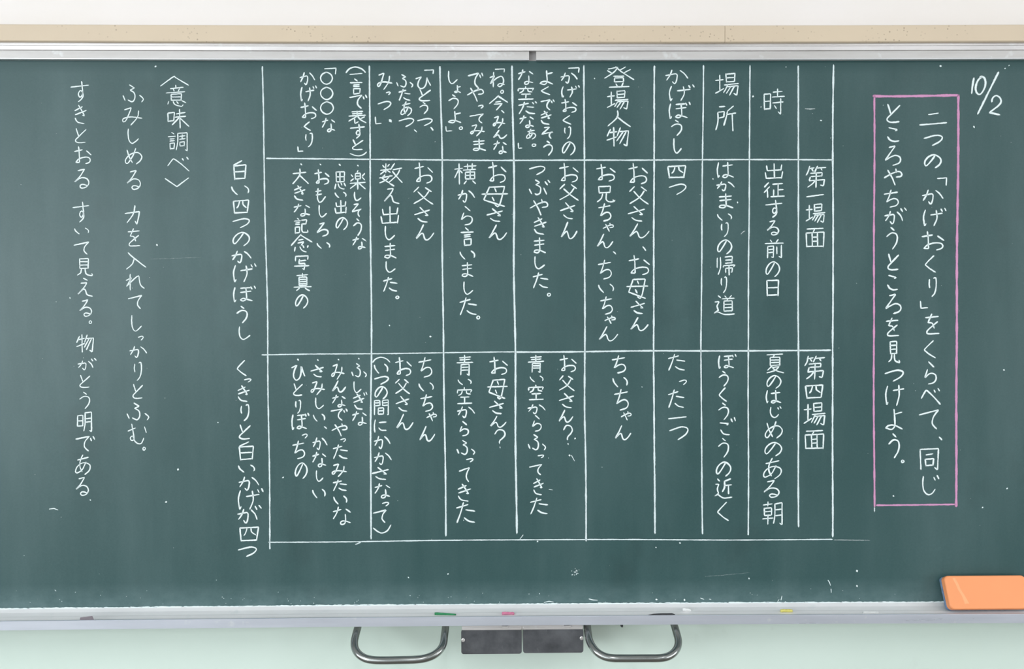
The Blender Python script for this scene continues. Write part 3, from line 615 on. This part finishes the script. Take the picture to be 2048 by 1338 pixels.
def parse(g):
    res = []
    for st in g.split('|'):
        pts_, cor = [], []
        for tk in st.split():
            c = tk.endswith('*'); x, y = tk.rstrip('*').split(','); pts_.append((float(x), float(y))); cor.append(c)
        res.append((pts_, cor))
    return res
def glyph_strokes(ch, bx):
    x0, y0, x1, y1 = bx; w, h = x1 - x0, y1 - y0
    if ch in '・●':
        big = ch == '●'; cx_, cy_ = (x0 + x1) / 2, (y0 + y1) / 2; r = max(w, h) / 2
        return [([(cx_ - r * .35, cy_ - r * .4), (cx_, cy_), (cx_ + r * .35, cy_ + r * .4)], max(1.9, r * .8), 1.3)]
    kj = ch in KANJI
    st = parse(KANJI[ch] if kj else KANA[ch])
    ax = [p[0] for s, _ in st for p in s]; ay = [p[1] for s, _ in st for p in s]
    mx, Mx, my, My = min(ax), max(ax), min(ay), max(ay)
    ins = 1.3
    def tr(p):
        x = x0 + ins + (w - 2 * ins) * ((p[0] - mx) / (Mx - mx)); y = y0 + ins + (h - 2 * ins) * ((p[1] - my) / (My - my))
        if w < 7: x = x0 + w * ((p[0] - mx) / (Mx - mx))
        if h < 7: y = y0 + h * ((p[1] - my) / (My - my))
        return (x, y)
    out = []
    hw = 1.62 if w * h < 500 else 1.80
    if ch in '0l/2': hw = 2.5
    if kj and len(st) >= 9: hw *= .9
    for pts_, cor in st:
        Q = [tr(p) for p in pts_]
        if kj: Q = [(x + R.uniform(-.35, .35), y + R.uniform(-.35, .35)) for x, y in Q]
        n = len(Q); brk = [0]
        for i in range(1, n - 1):
            a = math.atan2(Q[i][1] - Q[i - 1][1], Q[i][0] - Q[i - 1][0]); b = math.atan2(Q[i + 1][1] - Q[i][1], Q[i + 1][0] - Q[i][0])
            t = abs((b - a + PI) % (2 * PI) - PI)
            if cor[i] or (kj and t > .75) or t > 2.0: brk.append(i)
        brk.append(n - 1); path = []
        for a, b in zip(brk, brk[1:]):
            seg = spline(Q[a:b + 1], 6) if b - a > 1 else [Q[a], Q[b]]
            path += seg if not path else seg[1:]
        P = resample(path)
        out.append((P, hw * R.uniform(.92, 1.1), R.uniform(.82, 1.08)))
    return out
for ci, colm in enumerate(COLUMNS):
    allst = []
    for part in colm.split(';'):
        t, rest = part.strip().split(' ', 1); ox, oy, sc = TILES[t]
        for en in rest.split(','):
            q = en.split(); bx = [float(v) / sc for v in q[1:]]
            allst += glyph_strokes(q[0], (bx[0] + ox, bx[1] + oy, bx[2] + ox, bx[3] + oy))
    if ci in (1, 2, 3, 4): allst = [(P, h * 1.08, k) for P, h, k in allst]
    if colm[0] == 'J': allst = [(P, h * .86, k) for P, h, k in allst]
    chalk_mesh('chalk_lettering', allst, M['chalk'], surf)

def line(P, hw, mat, name='chalk_line', label=None, pr=1.0):
    Q = resample(spline(P, 10) if len(P) > 2 else list(P), 2.6)
    ph = R.uniform(0, 6)
    Q = [(x + .35 * math.sin(ph + i * .05) * (1 if abs(P[0][1] - P[-1][1]) > 50 else 0), y + .35 * math.sin(ph + i * .04) * (0 if abs(P[0][1] - P[-1][1]) > 50 else 1)) for i, (x, y) in enumerate(Q)]
    return chalk_mesh(name, [(Q, hw, pr)], mat, surf, label, 0.0004)
T = M['thick']
line([(525, 133), (526.5, 200), (527.5, 300), (529, 380), (531, 460), (533.5, 560), (535, 640), (536, 760), (538, 900), (539.3, 1000), (540, 1098)], 2.0, T)
line([(739, 132), (740, 315), (741.5, 500), (743, 700), (742, 800), (741, 900), (742.5, 1078)], 2.3, T)
line([(880, 133), (882, 220), (884, 315), (885, 540), (887, 700), (888.5, 800), (890, 900), (892, 1072)], 2.3, T)
line([(1024, 132), (1025.5, 220), (1027.5, 318), (1028, 420), (1028, 540), (1029.5, 640), (1030.5, 704), (1031, 800), (1031.5, 920), (1033.5, 1067)], 2.7, T)
line([(1168, 131), (1168.5, 320), (1169.5, 540), (1169.5, 800), (1171, 900), (1171.6, 983), (1172.3, 1082)], 2.3, T)
line([(1309, 132), (1308, 315), (1307.7, 540), (1307, 700), (1308.3, 800), (1308.8, 940), (1310, 1067)], 2.4, T)
line([(1407, 131), (1406, 220), (1405, 322), (1403.4, 500), (1402.6, 624), (1402.2, 698), (1403, 880), (1405.2, 1068)], 2.0, T)
line([(1500.4, 131), (1499.5, 220), (1498.4, 320), (1498.5, 440), (1496.8, 560), (1496.4, 698), (1496.8, 880), (1496.6, 1070)], 2.0, T)
line([(1596, 132), (1597, 320), (1596, 520), (1597, 698), (1596.8, 880), (1597, 1054)], 2.3, T)
line([(1667, 130), (1665.5, 320), (1666.5, 560), (1665, 698), (1665.4, 880), (1665.2, 1074)], 2.5, T)
line([(533, 316.4), (640, 317.6), (739, 319), (880, 319.8), (1027, 320.6), (1240, 320.4), (1400, 319.2), (1666, 319.8)], 2.0, T)
line([(523.6, 710), (630, 708.4), (743, 707.2), (886, 705.4), (1030, 704)], 1.6, T)
line([(1030, 704), (1109, 703.6), (1240, 702.4), (1307, 702), (1400, 702), (1530, 701.2), (1662, 700.6)], 2.3, T)
line([(537, 1084.6), (640, 1083.8), (742, 1082.8), (886, 1081), (1032, 1079.4), (1172, 1079), (1400, 1079.8), (1665, 1079)], 1.6, T)
line([(711, 1088.8), (717, 1086.5), (723, 1083.6)], 1.7, T)
K = M['pink']; PL = 'pink chalk line framing the title'
line([(1746.8, 191.8), (1800, 192.4), (1917.8, 190.8)], 3.4, K, label=PL)
line([(1749, 191), (1748.2, 460), (1747.6, 720), (1748.2, 900), (1749, 1014)], 2.6, K, label=PL)
line([(1916.8, 191), (1915.6, 380), (1913.6, 560), (1913.2, 720), (1912.6, 900), (1912.2, 1013)], 3.3, K, label=PL)
line([(1753, 1010.2), (1912, 1009)], 2.3, K, label=PL)
line([(1748.8, 1014), (1749, 1024)], 1.9, T, pr=.6)

# crumbs, specks and stray marks
sp = []
def speck(x, y, r=1.6, pr=1.0, a=None):
    a = R.uniform(0, PI) if a is None else a
    sp.append(([(x - r * .5 * math.cos(a), y - r * .5 * math.sin(a)), (x, y), (x + r * .5 * math.cos(a), y + r * .5 * math.sin(a))], r, pr))
for x, y, r in ((1881, 132, 2.3), (2010, 137, 1.6), (2018, 131, 1.5), (1948, 254, 2.6), (1506, 193, 2.2), (1642, 241, 2.0), (1572, 134, 1.2), (1189, 157, 1.6), (1475, 405, 2.0), (1426, 358, 1.6), (1522, 214, 1.4),
        (311, 133, 2.4), (861, 673, 2.2), (779, 651, 1.8), (1284, 774, 1.3), (332, 1004, 2.2), (356, 939, 2.4), (314, 490, 2.2), (566, 955, 2.2), (1139, 911, 2.2), (1150, 877, 2.0), (1360, 1086, 2.0), (1312, 1095, 1.6),
        (1313, 1199, 2.2), (1369, 1200, 2.4), (1714, 1142, 2.4), (1714, 1172, 2.2), (1498, 1157, 1.8), (2008, 740, 2.0), (2014, 977, 2.0), (1965, 1015, 2.0), (1787, 992, 1.8), (817, 1155, 1.8), (1075, 1083, 1.8), (896, 1148, 1.8), (436, 845, 1.4), (140, 596, 1.8)):
    speck(x, y, r)
for k in range(90): speck(R.uniform(5, 2040), R.uniform(126, 1205), R.uniform(.6, 1.1), R.uniform(.25, .6))
for k in range(60): speck(R.uniform(5, 1880), 1208 - abs(R.gauss(0, 14)), R.uniform(.6, 1.2), R.uniform(.3, .75))
for q in (((1401, 1196), (1404, 1197.5), (1408, 1198.6)), ((1418.6, 1198.3), (1422, 1199)), ((1656, 1160.5), (1659, 1165), (1661, 1171)), ((1662, 1178), (1662.6, 1185)), ((1088, 1205), (1098, 1202.6), (1107, 1204)),
          ((1178, 1198), (1186, 1200), (1195, 1200.4)), ((1555.5, 1203), (1558, 1199)), ((1562, 1200), (1564, 1192)), ((98.5, 1018), (108, 1017), (116, 1020)), ((1046, 1070), (1040, 1078)), ((110, 1180), (112, 1182)), ((1143, 911), (1149, 922)), ((1098, 979), (1105, 980))):
    sp.append((list(q), 1.3, .75))
for k in range(26): speck(R.gauss(1150, 4.5), R.gauss(1144, 4), R.uniform(.7, 1.3), .7)
tag(chalk_mesh('chalk_crumbs', sp, M['chalk'], surf), kind='stuff')
# faint horizontal remains of the table's last rule and ghost strokes
gh = [([(1668 + 8 * i, 1080 + .12 * i * i * .1) for i in range(10)], 1.6, .22), ([(301 + 10 * i, 518 - .3 * i) for i in range(11)], 1.0, .12), ([(1410, 1153), (1440, 1151), (1470, 1148), (1500, 1145)], 1.3, .14), ([(1610, 217.5), (1620, 218), (1630, 217.6)], 1.4, .35),
      ([(1482, 468), (1486, 464), (1490, 462)], 1.3, .4), ([(1300, 720 + k) for k in (0,)] * 2, 1, .2)]
tag(chalk_mesh('faint_chalk_trace', gh[:-1], M['chalk'], surf), kind='stuff')
# powder that has collected along the bottom and top edges
ed = []
x = 0.0
def edge_y(x): return pt_edge(x)
def pt_edge(px):
    # photo height of the board's bottom edge at this column
    lo, hi = 1190.0, 1230.0
    for _ in range(18):
        mid = (lo + hi) / 2
        if pt(px, mid, 0).z > ZB: lo = mid
        else: hi = mid
    return lo
while x < 2046:
    L = R.uniform(18, 70); n = max(3, int(L / 4))
    ye = pt_edge(x + L / 2)
    ed.append(([(x + L * i / n, ye - R.uniform(.2, 1.4)) for i in range(n + 1)], R.uniform(1.0, 2.3), R.uniform(.7, 1.2)))
    x += L * R.uniform(.75, 1.1)
tag(chalk_mesh('chalk_powder', ed, M['thick'], surf, None, 0.0012), kind='stuff')

# ================================================================== things on the tray
def tray_z(e):
    P = [(0.0, .0012), (.003, -.0002), (.012, -.0045), (.026, -.0078), (.031, -.0080), (.040, -.0105), (.052, -.0125), (.060, -.0125)]
    for (a, za), (b, zb_) in zip(P, P[1:]):
        if a <= e <= b: return Z0 + za + (zb_ - za) * (e - a) / (b - a)
    return Z0 - .0125
def stick(name, x0, x1, e, r, mat, label, taper=1.0, lump=0.0, twist=0.0, cat='chalk'):
    y = 1220.0; a = pt(x0, y, e); b = pt(x1, y, e); n = 9; seg = 10
    zc = tray_z(e) + r
    c = Vector(((a.x + b.x) / 2, ysurf((a.x + b.x) / 2, e), tray_z(e)))
    vs, fs = [], []
    for i in range(n):
        t = i / (n - 1); X = a.x + (b.x - a.x) * t; rr = r * (1 + (taper - 1) * t) * (1 - .12 * (i in (0, n - 1)))
        for s in range(seg):
            an = 2 * PI * s / seg; k = rr * (1 + R.uniform(-lump, lump))
            vs.append((X + R.uniform(-1, 1) * .0004, ysurf(X, e + twist * (t - .5)) + k * math.cos(an), tray_z(e) + rr + k * math.sin(an)))
    for i in range(n - 1):
        for s in range(seg):
            p = i * seg + s; q = i * seg + (s + 1) % seg; fs.append((p, q, q + seg, p + seg))
    fs.append(tuple(range(seg))); fs.append(tuple(range((n - 1) * seg, n * seg)))
    return tag(mesh(name, vs, fs, mat, None, True, c), label, cat)
g = stick('chalk_stick', 869, 912, .037, .0030, M['c_green'], 'thin green chalk stick lying in the tray above the left handle', .55, .08, .003)
stick('chalk_stick', 1004, 1028.5, .037, .0033, M['c_pink'], 'short crumbly pink chalk stub in the tray above the latch plates', .85, .22)
stick('chalk_stick', 1561, 1584.5, .034, .0034, M['c_yellow'], 'small yellow chalk stub in the tray, right of the right handle', .95, .08)
stick('chalk_stick', 1365, 1382, .026, .0038, M['c_white'], 'lumpy white chalk stub in the tray just right of the right handle', .55, .22)
stick('chalk_stick', 1726, 1757, .038, .0016, M['c_white'], 'thin white chalk sliver in the tray left of the eraser', 1.0, .15)
def chip(name, P, e0, e1, mat, label, cat):
    vs = [tuple(pt(x, y, e)) for e in (e1, e0) for x, y in P]; n = len(P)
    fs = [tuple(range(n)), tuple(range(n, 2 * n))] + [(k, (k + 1) % n, n + (k + 1) % n, n + k) for k in range(n)]
    c = Vector((sum(v[0] for v in vs) / len(vs), sum(v[1] for v in vs) / len(vs), min(v[2] for v in vs)))
    return tag(mesh(name, vs, fs, mat, None, False, c), label, cat)
chip('grey_scrap', [(159.5, 1241.5), (160.2, 1235.0), (168, 1234.0), (184.6, 1231.8), (186, 1234.5), (188, 1239.5), (188, 1241.5)], .0585, .0610, M['grey'], 'small grey scrap standing in the left end of the tray', 'scrap')  # plain grey upright chip at the tray's left end
chip('dark_sliver', [(1295, 1232.5), (1297, 1229.3), (1308, 1227.4), (1322, 1226.4), (1344, 1226.2), (1350, 1228.6), (1351, 1232.5)], .0570, .0600, M['dark'], 'dark flat sliver along the tray lip above the right handle', 'strip')  # thin dark chip just behind the tray lip

# chalkboard eraser leaning back against the board on the right
LEAN = math.radians(25.5); EW = .1800; ET = .0237
fb = pt(1901, 1218.4, .0532); X0 = fb.x
EH = (pt(1882, 1150.8, .0220).z - fb.z) / math.cos(LEAN)
Be = .0532 - ET * math.cos(LEAN); Bz = fb.z - ET * math.sin(LEAN)
er = empty('chalkboard_eraser', (X0 + EW / 2, ysurf(X0 + EW / 2, Be), Bz))
tag(er, 'orange chalkboard eraser with blue felt leaning on the board at the right', 'eraser')
fbz = fb.z
sa, ca = math.sin(LEAN), math.cos(LEAN)
def ep(u, v, w):
    """eraser space: u along, v up its face, w thickness from the felt side"""
    e = Be + .0001 - v * sa + w * ca; zz = (fbz - ET * sa) + v * ca + w * sa
    X = X0 + u
    return (X, ysurf(X0 + EW / 2, e) , zz)
def rr_prism(rad, layers, mat, name, parent, du=0.0, jit=0.0, n=6):
    """rounded-corner block; layers = [(w, inset)]"""
    out = []
    for cu, cv, s in ((EW - rad, EH - rad, 0), (rad, EH - rad, 90), (rad, rad, 180), (EW - rad, rad, 270)):
        for k in range(n + 1):
            t = math.radians(s + 90 * k / n); out.append((cu + rad * math.cos(t), cv + rad * math.sin(t)))
    # subdivide the straight runs so the felt can be ragged
    full = []
    for i, a in enumerate(out):
        b = out[(i + 1) % len(out)]; L = math.hypot(b[0] - a[0], b[1] - a[1]); m = max(1, int(L / .006))
        for k in range(m): full.append((a[0] + (b[0] - a[0]) * k / m, a[1] + (b[1] - a[1]) * k / m))
    c = len(full); vs, fs = [], []
    for w, ins in layers:
        for u, v in full:
            j = R.uniform(-jit, jit)
            uu = EW / 2 + (u - EW / 2) * (1 - 2 * (ins + j) / EW); vv = EH / 2 + (v - EH / 2) * (1 - 2 * (ins + j) / EH)
            vs.append(ep(uu + du, vv, w))
    for L in range(len(layers) - 1):
        for k in range(c): fs.append((L * c + k, L * c + (k + 1) % c, (L + 1) * c + (k + 1) % c, (L + 1) * c + k))
    fs.append(tuple(range(c))); fs.append(tuple(range((len(layers) - 1) * c, len(layers) * c)))
    return mesh(name, vs, fs, mat, parent)
sh = rr_prism(.010, [(.0080, .0008), (.0090, 0), (.0212, 0), (.0227, .0006), (.0237, .0020)], M['orange'], 'eraser_back', er)
fe = rr_prism(.008, [(.0002, .0012), (.0030, .0002), (.0060, .0006), (.0081, .0014)], M['felt'], 'felt_pad', er, -.0012, .0005)
fe['label'] = 'dusty blue felt pad'
# paler orange smear down the back
P = spline([(.021, .066, 0), (.025, .055, 0), (.028, .042, 0), (.033, .030, 0), (.036, .020, 0), (.038, .012, 0)], 5)
vs, fs = [], []
for i, (u, v, _) in enumerate(P):
    w_ = .0030 + .0022 * max(0, (i / len(P) - .6)) * 2.5
    vs += [ep(u - w_, v - .001, .02375), ep(u, v, .02400), ep(u + w_, v, .02375)]
for i in range(len(P) - 1):
    o = i * 3; fs += [(o, o + 1, o + 4, o + 3), (o + 1, o + 2, o + 5, o + 4)]
sm = mesh('pale_smear', vs, fs, M['smear'], sh); sm['label'] = 'pale smear'
